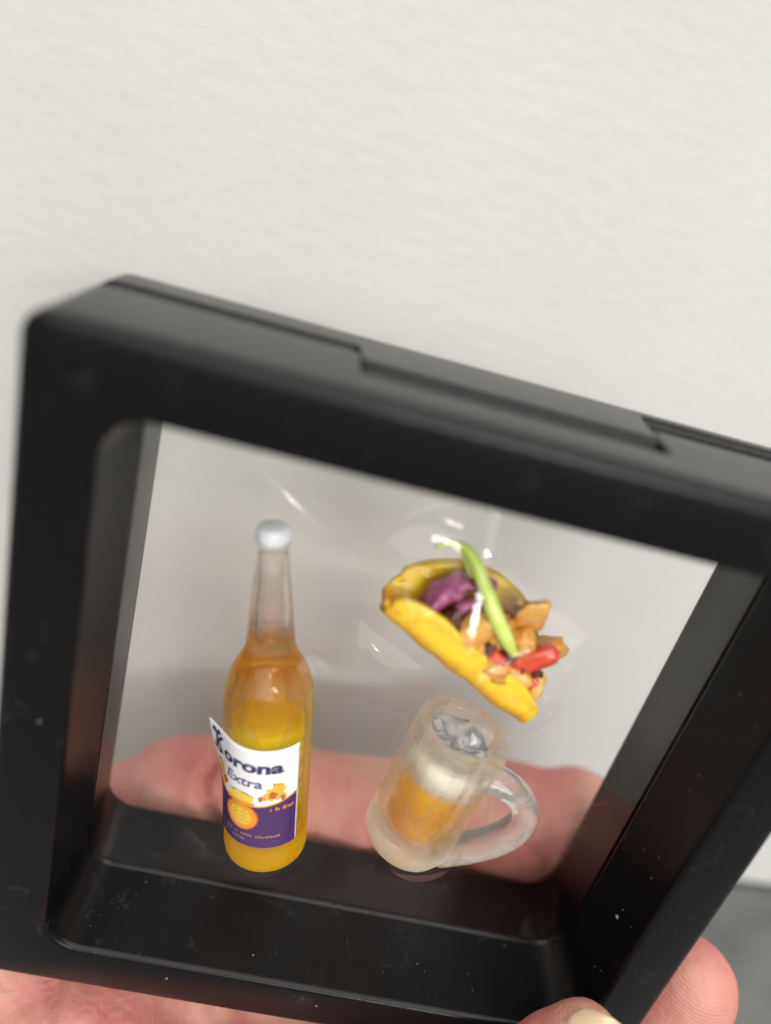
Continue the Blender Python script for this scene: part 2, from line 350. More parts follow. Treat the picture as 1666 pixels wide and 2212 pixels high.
# lathe winding: with profile from the base upwards the normals point outwards
V, F = hollow(outer, inner, 72); V3, F3 = lathe(neck_in, 72); kk = len(V)
nofix('glass_body', (V + V3, F + [tuple(reversed([q + kk for q in f])) for f in F3]), M_BOT, bot)
def liquidmat(name, c1, c2, tr=.55, z0=0, z1=1):
    mt, nt, N, L, b = newmat(name); N.remove(b); out = N['Material Output']; tc = N.new('ShaderNodeTexCoord')
    n = nn(N, 'ShaderNodeTexNoise', Scale=1.6, Detail=1, Distortion=.6); L.new(tc.outputs['Object'], n.inputs['Vector'])
    r = ramp(N, L, n.outputs[0], [(.35, c1), (.65, c2)])
    d = N.new('ShaderNodeBsdfDiffuse'); t = N.new('ShaderNodeBsdfTranslucent'); L.new(r.outputs[0], d.inputs[0]); L.new(r.outputs[0], t.inputs[0])
    a = N.new('ShaderNodeMixShader'); a.inputs[0].default_value = .55; L.new(d.outputs[0], a.inputs[1]); L.new(t.outputs[0], a.inputs[2])
    g = nn(N, 'ShaderNodeBsdfRefraction', IOR=1.02, Roughness=.1); L.new(r.outputs[0], g.inputs[0])
    x = N.new('ShaderNodeMixShader'); x.inputs[0].default_value = tr; L.new(a.outputs[0], x.inputs[1]); L.new(g.outputs[0], x.inputs[2])
    L.new(x.outputs[0], out.inputs[0]); return mt
M_LIQ = liquidmat('yellow_beer', (1, .86, .006), (1, .92, .01), .08)
liq = [(0, .475), (.25, .455), (.41, .485), (.462, .57), (.472, .9), (.472, 2.2), (.47, 2.42), (.44, 2.46), (0, 2.45)]
nofix('beer', lathe(liq, 56), M_LIQ, bot)
M_CAP = simple('white_cap', (.86, .90, .93), .25, sss=.1, bump=.01, bscale=6)
cap = [(0, 5.10), (.215, 5.10), (.232, 5.06), (.226, 5.02), (.236, 5.04), (.244, 5.12), (.238, 5.22), (.21, 5.29), (.15, 5.325), (0, 5.335)]
cap = [(0, 5.175), (.188, 5.13), (.200, 5.14), (.203, 5.19), (.198, 5.28), (.18, 5.325), (.15, 5.34), (0, 5.345)]
V, F = lathe(cap, 48, rfun=lambda a: 1 + .02 * math.cos(21 * a)); mesh_obj('cap', V, F, M_CAP, bot)

# label: wraps the front, its left end stands off the glass
RL = .594; LBW = 1.50; LBH = 1.78; LS0 = .56       # arc width, height, lower edge along the axis
PH_R = math.radians(50)
def label_pt(u, v, off=0.0):
    """u 0..1 left->right, v 0..1 bottom->top, local bottle coords; phi measured from -y towards +x"""
    arc = (1 - u) * LBW
    phid = math.radians(-86 + 36 * sm(v))       # angle where the paper leaves the glass
    lim = (PH_R - phid) * RL
    s = LS0 + v * LBH
    r = RL + off
    if arc <= lim:
        ph = PH_R - arc / RL
        return Vector((r * math.sin(ph), -r * math.cos(ph), s))
    ex = arc - lim
    p = Vector((r * math.sin(phid), -r * math.cos(phid), s)); t = Vector((-math.cos(phid), -math.sin(phid), 0))
    nrm = Vector((math.sin(phid), -math.cos(phid), 0))
    return p + t * ex + nrm * (.10 * ex * ex) * v
M_LW = simple('label_paper', (.92, .92, .94), .35)
M_LP = simple('label_purple', (.075, .030, .135), .35)
M_OR = simple('label_orange', (.86, .33, .02), .35); M_GD = simple('label_gold', (.85, .50, .04), .35)
M_NV = simple('label_navy_ink', (.035, .03, .12), .4); M_PV = simple('label_violet_ink', (.13, .09, .25), .4); M_PK = simple('label_pink_ink', (.45, .20, .22), .4); M_RD = simple('label_red_ink', (.62, .12, .05), .4)
def patch(name, fun_top, fun_bot, u0, u1, n, mrows, off, mat, parent, thick=.0):
    V, F = [], []
    for i in range(n + 1):
        u = u0 + (u1 - u0) * i / n
        for j in range(mrows + 1):
            v = fun_bot(u) + (fun_top(u) - fun_bot(u)) * j / mrows
            V.append(label_pt(u, v, off))
    for i in range(n):
        for j in range(mrows):
            a = i * (mrows + 1) + j; F.append((a, a + mrows + 1, a + mrows + 2, a + 1))
    o = mesh_obj(name, V, F, mat, parent, smooth=True)
    if thick:
        s = o.modifiers.new('t', 'SOLIDIFY'); s.thickness = thick; s.offset = 0
    return o
lab = patch('label', lambda u: 1, lambda u: 0, 0, 1, 60, 30, 0, M_LW, bot, .010)
lab['label'] = 'white and purple paper label with its left edge peeling off'
def bound(u): return .475 - .045 * math.sin(PI * u) + .06 * (abs(u - .5) * 2) ** 2
patch('purple_band', bound, lambda u: .004, .004, .985, 60, 16, .0075, M_LP, lab)
patch('gold_line', lambda u: bound(u) + .014, bound, .004, .985, 60, 1, .0085, M_GD, lab)
def poly_on_label(name, pts, off, mat, sub=2):
    if len(pts) > 1 and name not in ('small_print',):
        return [poly_on_label(name, [P], off, mat, sub) for P in pts]
    """pts: list of polygons (u, v)"""
    bm = bmesh.new()
    for P in pts:
        vs = [bm.verts.new((a * LBW, b * LBH, 0)) for a, b in P]; bm.faces.new(vs)
    bmesh.ops.triangulate(bm, faces=bm.faces)
    for _ in range(sub):
        es = [e for e in bm.edges if e.calc_length() > .06]
        if es: bmesh.ops.subdivide_edges(bm, edges=es, cuts=1, use_grid_fill=False); bmesh.ops.triangulate(bm, faces=bm.faces)
    for v_ in bm.verts: v_.co = label_pt(v_.co.x / LBW, v_.co.y / LBH, off)
    me = bpy.data.meshes.new(name); bm.to_mesh(me); bm.free(); me.materials.append(mat)
    for p in me.polygons: p.use_smooth = True
    o = bpy.data.objects.new(name, me)
    if name == 'small_print': o['kind'] = 'stuff'
    return link(o, lab)
def ell(cu, cv, ru, rv, n=36, w=0): return [(cu + ru * math.cos(2 * PI * k / n), cv + (rv) * math.sin(2 * PI * k / n)) for k in range(n)]
CU, CV, CR = .47, .315, .155
asp = LBW / LBH
poly_on_label('red_ring', [ell(CU, CV, CR * 1.10, CR * 1.10 * asp)], .0105, M_RD)
poly_on_label('medallion', [ell(CU, CV, CR, CR * asp)], .013, M_OR)
poly_on_label('medallion_face', [ell(CU, CV, CR * .74, CR * .74 * asp)], .0155, M_GD)
M_YL = simple('label_yellow', (.92, .66, .10), .35)
poly_on_label('medallion_mark', [[(CU - w, CV + y), (CU + w, CV + y), (CU + w, CV + y + .018), (CU - w, CV + y + .018)] for w, y in ((.085, .055), (.10, .012), (.085, -.03), (.05, -.07))], .018, M_YL, 1)
# crown above the medallion
cr = [(-.15, 0), (.15, 0), (.17, .11), (.10, .07), (.07, .14), (0, .085), (-.07, .14), (-.10, .07), (-.17, .11)]
poly_on_label('crown', [[(CU + a * .75, .455 + b * .8) for a, b in cr]], .0165, M_YL)
poly_on_label('crown_band', [[(CU - .13, .445), (CU + .13, .445), (CU + .14, .475), (CU - .14, .475)]], .019, M_OR)
def blot(cu, cv, s, seed):
    rnd = random.Random(seed); P = []
    for k in range(22):
        a = 2 * PI * k / 22; r = s * (.45 + .75 * rnd.random()); P.append((cu + r * math.cos(a) * 1.15, cv + r * math.sin(a)))
    return P
poly_on_label('heraldic_beast', [blot(.80, .60, .085, 3), blot(.72, .545, .05, 9)], .0105, M_GD, 1)
poly_on_label('heraldic_beast', [blot(.16, .60, .08, 5), blot(.25, .55, .05, 4)], .0105, M_GD, 1)
poly_on_label('flourish', [blot(.76, .555, .04, 8), blot(.66, .53, .028, 2), blot(.28, .57, .035, 6), blot(.85, .53, .03, 12)], .0125, M_RD, 1)
# lettering
def text_on_label(name, s, u0, v0, size, width, mat, off=.011, bold=.0, slant=0.0):
    cu = bpy.data.curves.new(name, 'FONT'); cu.body = s; cu.size = size; cu.resolution_u = 3; cu.offset = bold; cu.shear = slant
    tmp = bpy.data.objects.new('tmp', cu); C.objects.link(tmp); bpy.context.view_layer.update()
    me = bpy.data.meshes.new_from_object(tmp.evaluated_get(bpy.context.evaluated_depsgraph_get())); bpy.data.objects.remove(tmp)
    xs = [v.co.x for v in me.vertices]; x0, x1 = min(xs), max(xs)
    bm = bmesh.new(); bm.from_mesh(me); bmesh.ops.triangulate(bm, faces=bm.faces)
    for v_ in bm.verts:
        fx = (v_.co.x - x0) / (x1 - x0) * width
        v_.co = label_pt(u0 + fx, v0 + v_.co.y / LBH, off)
    bm.to_mesh(me); bm.free(); me.materials.clear(); me.materials.append(mat)
    return link(bpy.data.objects.new(name, me), lab)
text_on_label('brand_lettering', 'K', .09, .78, .37, .15, M_NV, bold=.012, slant=.15)
text_on_label('brand_lettering', 'orona', .25, .785, .27, .60, M_NV, bold=.011, slant=.05)
text_on_label('extra_lettering', 'Extra', .31, .635, .22, .36, M_PV, bold=.004, slant=.1)
poly_on_label('brand_swash', [[(.05, .93), (.09, .98), (.13, .94), (.16, .985), (.20, .95), (.13, .915)], [(.04, .80), (.07, .76), (.15, .745), (.24, .775), (.15, .768), (.08, .785)]], .0105, M_NV, 1)
def ticks(u0, u1, v, h, n, seed):
    rnd = random.Random(seed); P = []
    for k in range(n):
        if rnd.random() < .14: continue
        a = u0 + (u1 - u0) * k / n; w = (u1 - u0) / n * (.35 + .35 * rnd.random()); b = v + rnd.uniform(-.002, .002); hh = h * (.7 + .5 * rnd.random())
        P.append([(a, b), (a + w, b), (a + w * 1.1, b + hh), (a + .1 * w, b + hh)])
    return P
poly_on_label('small_print', ticks(.20, .84, .115, .024, 28, 1), .0105, M_PK, 0)
poly_on_label('small_print', ticks(.24, .52, .062, .022, 13, 2), .0105, M_PK, 0)
poly_on_label('small_print', ticks(.74, .965, .40, .03, 10, 4), .0105, M_OR, 0)

# ------------------------------------------------------------------ mug
mug = thing('beer_mug', 'miniature clear beer mug half full of amber beer with white foam', 'mug', G0)
axm = G1 - G0; Hm = axm.length; frame_rot(mug, axm)
def deca(a):
    n = 10; t = (a + .1) % (2 * PI / n) - PI / n
    return (1 / math.cos(t)) * .97 * .9 + .1
mo = [(0, .03), (.42, .03), (.50, 0), (.58, .04), (.64, .16), (.665, .34), (.665, .8), (.66, 1.5), (.665, 1.98), (.668, 2.09), (.655, 2.135), (.62, 2.155), (.53, 2.155), (.485, 2.13), (.468, 2.07), (.455, 1.6), (.452, 1.0), (.45, .50), (.43, .44), (.36, .41), (0, .40)]
def decaf(V):
    out = []
    for x, y, z in V:
        r = math.hypot(x, y)
        if r > .6:
            k = deca(math.atan2(y, x)); x, y = x * k, y * k
        out.append((x, y, z))
    return out
V, F = lathe(mo, 80); V = decaf(V)
def mugmat():
    mt, nt, N, L, b = newmat('cloudy_resin'); N.remove(b); out = N['Material Output']; tc = N.new('ShaderNodeTexCoord')
    g = nn(N, 'ShaderNodeBsdfGlass', Roughness=.02, IOR=1.42); g.inputs[0].default_value = (.995, .97, .90, 1)
    n = nn(N, 'ShaderNodeTexNoise', Scale=2.6, Detail=2, Distortion=.4); L.new(tc.outputs['Object'], n.inputs['Vector'])
    bu = nn(N, 'ShaderNodeBump', Strength=.4, Distance=.05); L.new(n.outputs[0], bu.inputs['Height']); L.new(bu.outputs[0], g.inputs['Normal'])
    r = ramp(N, L, n.outputs[0], [(.35, (1, .86, .52)), (.6, (1, .96, .84))])
    d = N.new('ShaderNodeBsdfDiffuse'); t = N.new('ShaderNodeBsdfTranslucent'); L.new(r.outputs[0], d.inputs[0]); L.new(r.outputs[0], t.inputs[0])
    a = N.new('ShaderNodeMixShader'); a.inputs[0].default_value = .5; L.new(d.outputs[0], a.inputs[1]); L.new(t.outputs[0], a.inputs[2])
    tr = N.new('ShaderNodeBsdfTransparent'); tr.inputs[0].default_value = (1, .99, .96, 1)
    gt = N.new('ShaderNodeMixShader'); gt.inputs[0].default_value = .54; L.new(g.outputs[0], gt.inputs[1]); L.new(tr.outputs[0], gt.inputs[2])
    sx = N.new('ShaderNodeSeparateXYZ'); L.new(tc.outputs['Object'], sx.inputs[0])
    mr = nn(N, 'ShaderNodeMapRange'); mr.inputs[1].default_value = 0; mr.inputs[2].default_value = 2.2; L.new(sx.outputs[2], mr.inputs[0])
    hz = ramp(N, L, mr.outputs[0], [(0, (.5, .5, .5)), (.14, (.34, .34, .34)), (.23, (.012, .012, .012)), (.78, (.012, .012, .012)), (.93, (.10, .10, .10)), (1, (.18, .18, .18))])
    lw = N.new('ShaderNodeLayerWeight'); lw.inputs[0].default_value = .5; pw = nn(N, 'ShaderNodeMath', operation='POWER'); L.new(lw.outputs['Facing'], pw.inputs[0]); pw.inputs[1].default_value = 2.0
    ad = nn(N, 'ShaderNodeMath', operation='MULTIPLY_ADD', use_clamp=True); L.new(pw.outputs[0], ad.inputs[0]); ad.inputs[1].default_value = .13; L.new(hz.outputs[0], ad.inputs[2])
    x = N.new('ShaderNodeMixShader'); L.new(ad.outputs[0], x.inputs[0]); L.new(gt.outputs[0], x.inputs[1]); L.new(a.outputs[0], x.inputs[2])
    L.new(x.outputs[0], out.inputs[0]); return mt
M_MUG = mugmat()
nofix('glass_body', (V, F), M_MUG, mug)
M_BEER = liquidmat('amber_beer', (1, .50, .001), (1, .72, .004), .08)
nofix('beer', lathe([(0, .415), (.35, .425), (.42, .455), (.437, .51), (.441, 1.0), (.443, 1.33), (0, 1.33)], 48), M_BEER, mug)
M_FOAM = simple('foam', (.95, .95, .94), .6, sss=.1, bump=.01, bscale=12)
nofix('foam', lathe([(0, 1.335), (.441, 1.335), (.444, 1.78), (.40, 1.76), (.2, 1.72), (0, 1.71)], 48), M_FOAM, mug)
# handle: D-shaped loop, built in frame space then moved into mug space
inv = Matrix.Translation(G0) @ mug.rotation_euler.to_matrix().to_4x4(); inv = inv.inverted()
hp = [(1.36, 1.24, -.52), (1.72, 1.20, -.58), (2.0, 1.18, -.74), (2.16, 1.17, -1.02), (2.12, 1.17, -1.34), (1.92, 1.18, -1.62), (1.62, 1.20, -1.86), (1.25, 1.24, -2.10)]
P = [inv @ p for p in catmull(hp, 44)]
V, F = tube(P, [.185] * len(P), up=(0, 1, 0), flat=1.35, n=20)
M_HAN = clear('clear_handle', (.99, .985, .97), .03, haze=.20, hazecol=(.97, .95, .90), bump=.05, ior=1.42)
mesh_obj('handle', V, F, M_HAN, mug)
# crumpled clear lining seen in the mouth
V, F = [], []
rnd = random.Random(5); nr, na = 7, 26
for i in range(nr + 1):
    for k in range(na):
        a = 2 * PI * k / na; r = .44 * i / nr
        z = 1.98 + .10 * noise.noise(Vector((math.cos(a) * r * 7, math.sin(a) * r * 7, 3.3))) - .10 * (1 - i / nr)
        V.append((r * math.cos(a), r * math.sin(a), z))
for i in range(nr):
    for k in range(na): F.append((i * na + k, i * na + (k + 1) % na, (i + 1) * na + (k + 1) % na, (i + 1) * na + k))
M_CR = clear('crumpled_film', (.86, .87, .88), .08, haze=.25, hazecol=(.55, .56, .57))
mesh_obj('mouth_film', V, F, simple('crumpled_film', (.20, .205, .215), .38, coat=0, col2=(.42, .42, .41), cscale=5, bump=.06, bscale=5), mug, smooth=False)

# ------------------------------------------------------------------ taco
T0 = Vector((-.62, 1.28, 1.62)); T1 = Vector((1.42, 1.28, .52))
taco = thing('taco', 'miniature folded yellow taco with purple onion, green stem and red pepper', 'taco', T0)
ta = (T1 - T0).normalized(); tup = Vector((-ta.z, 0, ta.x))    # in-plane "up" (towards the opening)
Lt = (T1 - T0).length
rotm = Matrix((ta, Vector((0, 1, 0)), tup)).transposed()       # local x along spine, y depth, z out of the fold
if rotm.determinant() < 0: rotm = Matrix((ta, Vector((0, -1, 0)), tup)).transposed()
taco.rotation_euler = rotm.to_euler()
YF = -1 if (rotm @ Vector((0, 1, 0))).y > 0 else 1             # local y sign that faces the viewer
def sheet(n=60, mm=44, th=.15):
    inner_, outer_ = [], []
    def mid(s, q):
        e = max(0.0, 1 - abs(s) ** 4)
        hgt = (.27 * e ** .5 + .12) if q < 0 else (1.04 * max(0.0, 1 - abs(s) ** 2.3) ** .8 + .03 + (.24 * (-s) ** 3 if s < 0 else 0))
        x = Lt / 2 + s * (Lt / 2 + .06); a = abs(q); w = .38 + (.06 if q > 0 else 0) * (1 - s) / 2
        yy = w * math.sin(PI / 2 * min(1, a * 1.3)) + (.12 * max(0, a - .6) if q > 0 else -.05 * max(0, a - .6))
        zz = (.16 + hgt) * a ** 1.7
        yy *= 1 - .22 * abs(s) ** 4
        sg = YF if q < 0 else -YF
        return Vector((x + .05 * noise.noise(Vector((q * 4, 7, 1))), sg * yy + .035 * noise.noise(Vector((s * 2.5, q * 2, 1))), zz + .05 * abs(s) ** 3 + .05 * noise.noise(Vector((s * 3.5, q * 1.5, 5))) * (1 - s ** 4)))
    SGN = (mid(0, .03) - mid(0, -.03)).cross(mid(.02, 0) - mid(-.02, 0)).z
    def pt(i, j, d):
        s = -math.cos(PI * i / n); q = -1 + 2 * j / mm
        if d == 0: return mid(s, q)
        p = mid(s, q); u = mid(s, min(1, q + .03)) - mid(s, max(-1, q - .03)); v = mid(min(1, s + .02), q) - mid(max(-1, s - .02), q)
        nn_ = u.cross(v).normalized()
        if SGN < 0: nn_ = -nn_
        return p + nn_ * (-d)
    V = []; F = []; idx = {}
    for side, d in ((0, 0), (1, -th)):
        for i in range(n + 1):
            for j in range(mm + 1):
                idx[side, i, j] = len(V); V.append(pt(i, j, d))
    for side in (0, 1):
        for i in range(n):
            for j in range(mm): F.append((idx[side, i, j], idx[side, i + 1, j], idx[side, i + 1, j + 1], idx[side, i, j + 1]))
    for i in range(n):
        for j in (0, mm): F.append((idx[0, i, j], idx[0, i + 1, j], idx[1, i + 1, j], idx[1, i, j]))
    for j in range(mm):
        for i in (0, n): F.append((idx[0, i, j], idx[0, i, j + 1], idx[1, i, j + 1], idx[1, i, j]))
    return V, F
M_TORT = simple('tortilla', (.80, .52, .02), .42, sss=.35, bump=.03, bscale=4, coat=.15, col2=(.78, .33, .02), cscale=1.3)
# browner towards the fold: baked colour that belongs to the tortilla
def tort():
    mt, nt, N, L, b = newmat('tortilla'); tc = N.new('ShaderNodeTexCoord'); sx = N.new('ShaderNodeSeparateXYZ'); L.new(tc.outputs['Object'], sx.inputs[0])
    n = nn(N, 'ShaderNodeTexNoise', Scale=2.2, Detail=4); L.new(tc.outputs['Object'], n.inputs['Vector'])
    ma = nn(N, 'ShaderNodeMath', operation='MULTIPLY_ADD'); L.new(n.outputs[0], ma.inputs[0]); ma.inputs[1].default_value = .5; L.new(sx.outputs[2], ma.inputs[2])
    r = ramp(N, L, ma.outputs[0], [(.18, (.80, .32, .012)), (.40, (.92, .48, .012)), (.60, (.95, .66, .03)), (1, (.82, .56, .012))])
    n5 = nn(N, 'ShaderNodeTexNoise', Scale=6, Detail=5, Roughness=.6); L.new(tc.outputs['Object'], n5.inputs['Vector'])
    r5 = ramp(N, L, n5.outputs[0], [(.50, (0, 0, 0)), (.72, (.55, .55, .55))]); mx = nn(N, 'ShaderNodeMix', data_type='RGBA'); mx.inputs[7].default_value = (.62, .24, .02, 1)
    L.new(r5.outputs[0], mx.inputs[0]); L.new(r.outputs[0], mx.inputs[6]); r = mx
    L.new(r.outputs[2], b.inputs['Base Color']); setp(b, Roughness=.4, Subsurface_Weight=.3, Subsurface_Scale=.12, Coat_Weight=.1)
    n2 = nn(N, 'ShaderNodeTexNoise', Scale=9, Detail=4); L.new(tc.outputs['Object'], n2.inputs['Vector'])
    bu = nn(N, 'ShaderNodeBump', Strength=.5, Distance=.02); L.new(n2.outputs[0], bu.inputs['Height']); L.new(bu.outputs[0], b.inputs['Normal'])
    return mt
V, F = sheet(); mesh_obj('tortilla', V, F, tort(), taco)
tinv = (Matrix.Translation(T0) @ taco.rotation_euler.to_matrix().to_4x4()).inverted()
def fw(p): return tinv @ Vector(p)                             # frame space -> taco space
def lump(name, c_, rad, mat, seed, amp=.25, boxy=0.0, rot=(0, 0, 0)):
    bm = bmesh.new(); bmesh.ops.create_icosphere(bm, subdivisions=3, radius=1)
    E = Matrix.Rotation(rot[0], 3, 'X') @ Matrix.Rotation(rot[1], 3, 'Y') @ Matrix.Rotation(rot[2], 3, 'Z')
    for v_ in bm.verts:
        p = v_.co.copy()
        if boxy:
            mx = max(abs(p.x), abs(p.y), abs(p.z)); p = p.lerp(p / mx * .85, boxy)
        p *= 1 + amp * noise.noise(v_.co * 1.7 + Vector((seed, seed * 2.3, 0)))
        p = Vector((p.x * rad[0], p.y * rad[1], p.z * rad[2])); v_.co = fw(Vector(c_) + E @ p)
    me = bpy.data.meshes.new(name); bm.to_mesh(me); bm.free(); me.materials.append(mat)
    for p in me.polygons: p.use_smooth = True
    return link(bpy.data.objects.new(name, me), taco)
M_ON = simple('purple_onion', (.22, .025, .10), .3, sss=.1, col2=(.48, .13, .28), cscale=3, coat=.3, bump=.03, bscale=5)
M_ONL = simple('pale_onion', (.72, .36, .46), .3, sss=.3, coat=.3)
M_DK = simple('dark_bean', (.10, .02, .02), .35, coat=.2)
M_MT = simple('orange_meat', (.82, .48, .12), .4, sss=.25, col2=(.70, .30, .04), cscale=3, coat=.3, bump=.05, bscale=5)
M_GR = simple('green_stem', (.58, .76, .10), .3, sss=.4, col2=(.74, .88, .30), cscale=3, coat=.3)
M_RE = simple('red_pepper', (.72, .08, .03), .3, sss=.25, coat=.4, bump=.03, bscale=5)
# curled onion strips
def strip(name, pts, r, mat, flat=1.3, taper=True):
    P = [fw(p) for p in catmull(pts, 30)]; n = len(P)
    Rr = [r * (1 - .55 * (abs(2 * i / (n - 1) - 1)) ** 4 if taper else 1) for i in range(n)]
    V, F = tube(P, Rr, up=(0, 1, 0), flat=flat, n=14); V = [v_ + Vector([r * .55 * noise.noise(v_ * 5 + Vector((q * 9, 3, r * 50))) for q in range(3)]) for v_ in V]; return mesh_obj(name, V, F, mat, taco)
strip('onion_strip', [(0.19, 1.18, 1.54), (-0.00, 1.2, 1.62), (-0.04, 1.22, 1.90), (0.11, 1.3, 2.12), (0.32, 1.36, 2.24), (0.64, 1.42, 2.24)], .12, M_ON, 1.5)
strip('onion_strip', [(0.24, 1.22, 1.78), (0.32, 1.22, 1.96), (0.46, 1.26, 2.04), (0.65, 1.32, 2.08)], .08, M_ON, 1.5)
strip('onion_strip', [(-0.09, 1.3, 1.70), (-0.12, 1.32, 1.93), (0.03, 1.36, 2.16), (0.16, 1.4, 2.24)], .07, M_ON, 1.2)
lump('onion_piece', (0.20, 1.10, 1.64), (.12, .12, .13), M_ONL, 2, .3)
lump('onion_piece', (0.08, 1.18, 1.64), (.13, .14, .15), M_ON, 4, .4)
lump('bean', (.22, 1.16, 1.72), (.15, .14, .22), M_DK, 5, .5)
lump('bean', (.74, .98, 1.62), (.08, .07, .09), M_DK, 6, .5)
lump('bean', (1.02, 1.0, 1.60), (.09, .07, .08), M_DK, 8, .5)
lump('bean', (1.00, 1.2, 2.16), (.09, .08, .07), M_DK, 21, .5)
lump('meat_chunk', (.50, 1.06, 1.74), (.20, .15, .36), M_MT, 9, .4, .4, (0, .35, 0))
lump('meat_chunk', (.78, 1.10, 1.80), (.18, .14, .26), M_MT, 10, .5, .5, (0, .6, .3))
lump('meat_chunk', (.78, 1.02, 1.46), (.22, .12, .16), M_MT, 20, .5, .5, (0, .6, 0))
lump('meat_chunk', (1.16, 1.26, 2.02), (.22, .11, .34), M_MT, 11, .45, .75, (.5, -.28, .2))
lump('meat_chunk', (1.14, 1.15, 1.72), (.18, .14, .22), M_MT, 22, .5, .4, (.5, -.2, .2))
lump('meat_chunk', (1.48, 1.36, 1.50), (.40, .16, .17), M_MT, 12, .35, .75, (0, -.62, 0))
lump('meat_chunk', (1.20, 1.12, 1.24), (.26, .16, .20), M_MT, 13, .5, .5, (0, .3, 0))
lump('meat_chunk', (1.50, 1.26, .96), (.15, .16, .34), M_MT, 14, .45, .6, (0, .15, 0))
lump('meat_chunk', (.94, 1.0, 1.34), (.2, .12, .14), M_MT, 15, .5, .5, (0, .3, 0))
lump('pepper_piece', (1.36, 1.10, 1.56), (.33, .12, .14), M_RE, 16, .3, .65, (0, -.62, 0))
lump('pepper_piece', (.86, .95, 1.55), (.12, .07, .08), M_RE, 17, .4, .5, (0, .3, 0))
rnd = random.Random(31)
for k in range(14):
    t_ = rnd.random(); lump('crumb', (.5 + 1.0 * t_, 1.0 + .1 * rnd.random(), 1.72 - .55 * t_ + rnd.uniform(-.12, .25)), (.05 + .05 * rnd.random(), .05, .05 + .04 * rnd.random()), rnd.choice((M_MT, M_MT, M_DK, M_RE)), 40 + k, .6, .3)
def stem(name, pts, rr_):
    P = [fw(p) for p in catmull(pts, 34)]; n_ = len(P) - 1
    Rr = [rr_[min(int(i / n_ * (len(rr_) - 1)), len(rr_) - 2)] * (1 - (i / n_ * (len(rr_) - 1)) % 1) + rr_[min(int(i / n_ * (len(rr_) - 1)) + 1, len(rr_) - 1)] * ((i / n_ * (len(rr_) - 1)) % 1) if i < n_ else rr_[-1] for i in range(n_ + 1)]
    V, F = tube(P, Rr, up=(0, 1, 0), n=14); return mesh_obj(name, V, F, M_GR, taco)
stem('green_stem', [(-.20, 1.38, 2.58), (-.02, 1.34, 2.70), (.18, 1.24, 2.70), (.42, 1.08, 2.42), (.66, .96, 2.10), (.88, .92, 1.84), (1.04, .94, 1.66)], [.03, .045, .06, .085, .10, .09, .05])
stem('green_stem', [(.12, 1.42, 2.66), (.22, 1.38, 2.52), (.34, 1.32, 2.34)], [.05, .06, .05])

# ------------------------------------------------------------------ hand
hand = thing('hand', 'pale pink left hand pinching the black frame at its bottom right corner', 'hand', (0, 0, 0))
CH = [
    # index finger behind the window, its pad towards the viewer
    [((-5.6, 2.6, -6.6), 1.15), ((-3.9, 3.3, -5.5), 1.0), ((-2.75, 3.55, -4.55), .96), ((-2.1, 3.55, -4.28), .90), ((-1.1, 3.55, -4.22), .97), ((.6, 3.55, -4.08), .93), ((1.3, 3.5, -3.92), .89), ((3.0, 3.45, -3.45), .96), ((4.3, 3.4, -3.15), .88), ((4.9, 3.35, -3.05), .66)],
    [((-4.6, 2.9, -7.2), 1.1), ((-1.6, 3.5, -6.0), .95), ((1.4, 3.5, -5.5), .95), ((3.6, 3.4, -4.6), .93), ((4.9, 3.2, -4.4), .72)],
    # ring finger under the frame, its tip resting against the right side
    [((-4.4, 2.0, -8.4), 1.15), ((-1.6, 2.0, -6.9), .98), ((1.8, 2.0, -6.6), .92), ((3.7, 1.6, -6.2), .84), ((4.8, 1.1, -5.2), .78), ((5.22, .75, -4.2), .76), ((5.32, .62, -3.45), .76), ((5.33, .6, -3.02), .68)],
    [((-4.4, 1.4, -10.2), 1.05), ((-1.6, 1.8, -9.6), .82), ((.8, 1.6, -9.3), .76), ((2.4, .9, -9.1), .68), ((3.0, .2, -9.0), .60)],
    # thumb in front
    [((-5.2, .6, -8.6), 1.6), ((-3.2, .3, -6.85), 1.45), ((-1.4, -.6, -7.05), 1.15), ((.6, -1.3, -7.1), .98), ((1.8, -1.4, -6.0), .95), ((2.8, -1.0, -4.4), .80), ((3.16, -.80, -3.4), .70), ((3.30, -.64, -2.88), .48)],
    # palm and wrist
    [((-6.2, 1.9, -7.4), 1.75), ((-6.0, 1.5, -10.6), 1.7)], [((-5.0, 1.2, -6.35), 1.28), ((-3.1, 1.35, -6.35), 1.30), ((-1.8, 1.6, -6.6), 1.1)],
    [((-4.6, 2.2, -7.4), 1.5), ((-5.2, 1.8, -10.0), 1.6)], [((-7.0, 1.7, -9.4), 2.1), ((-12, 1.0, -13), 2.4), ((-15, .6, -15.5), 2.6)]]
import numpy as np
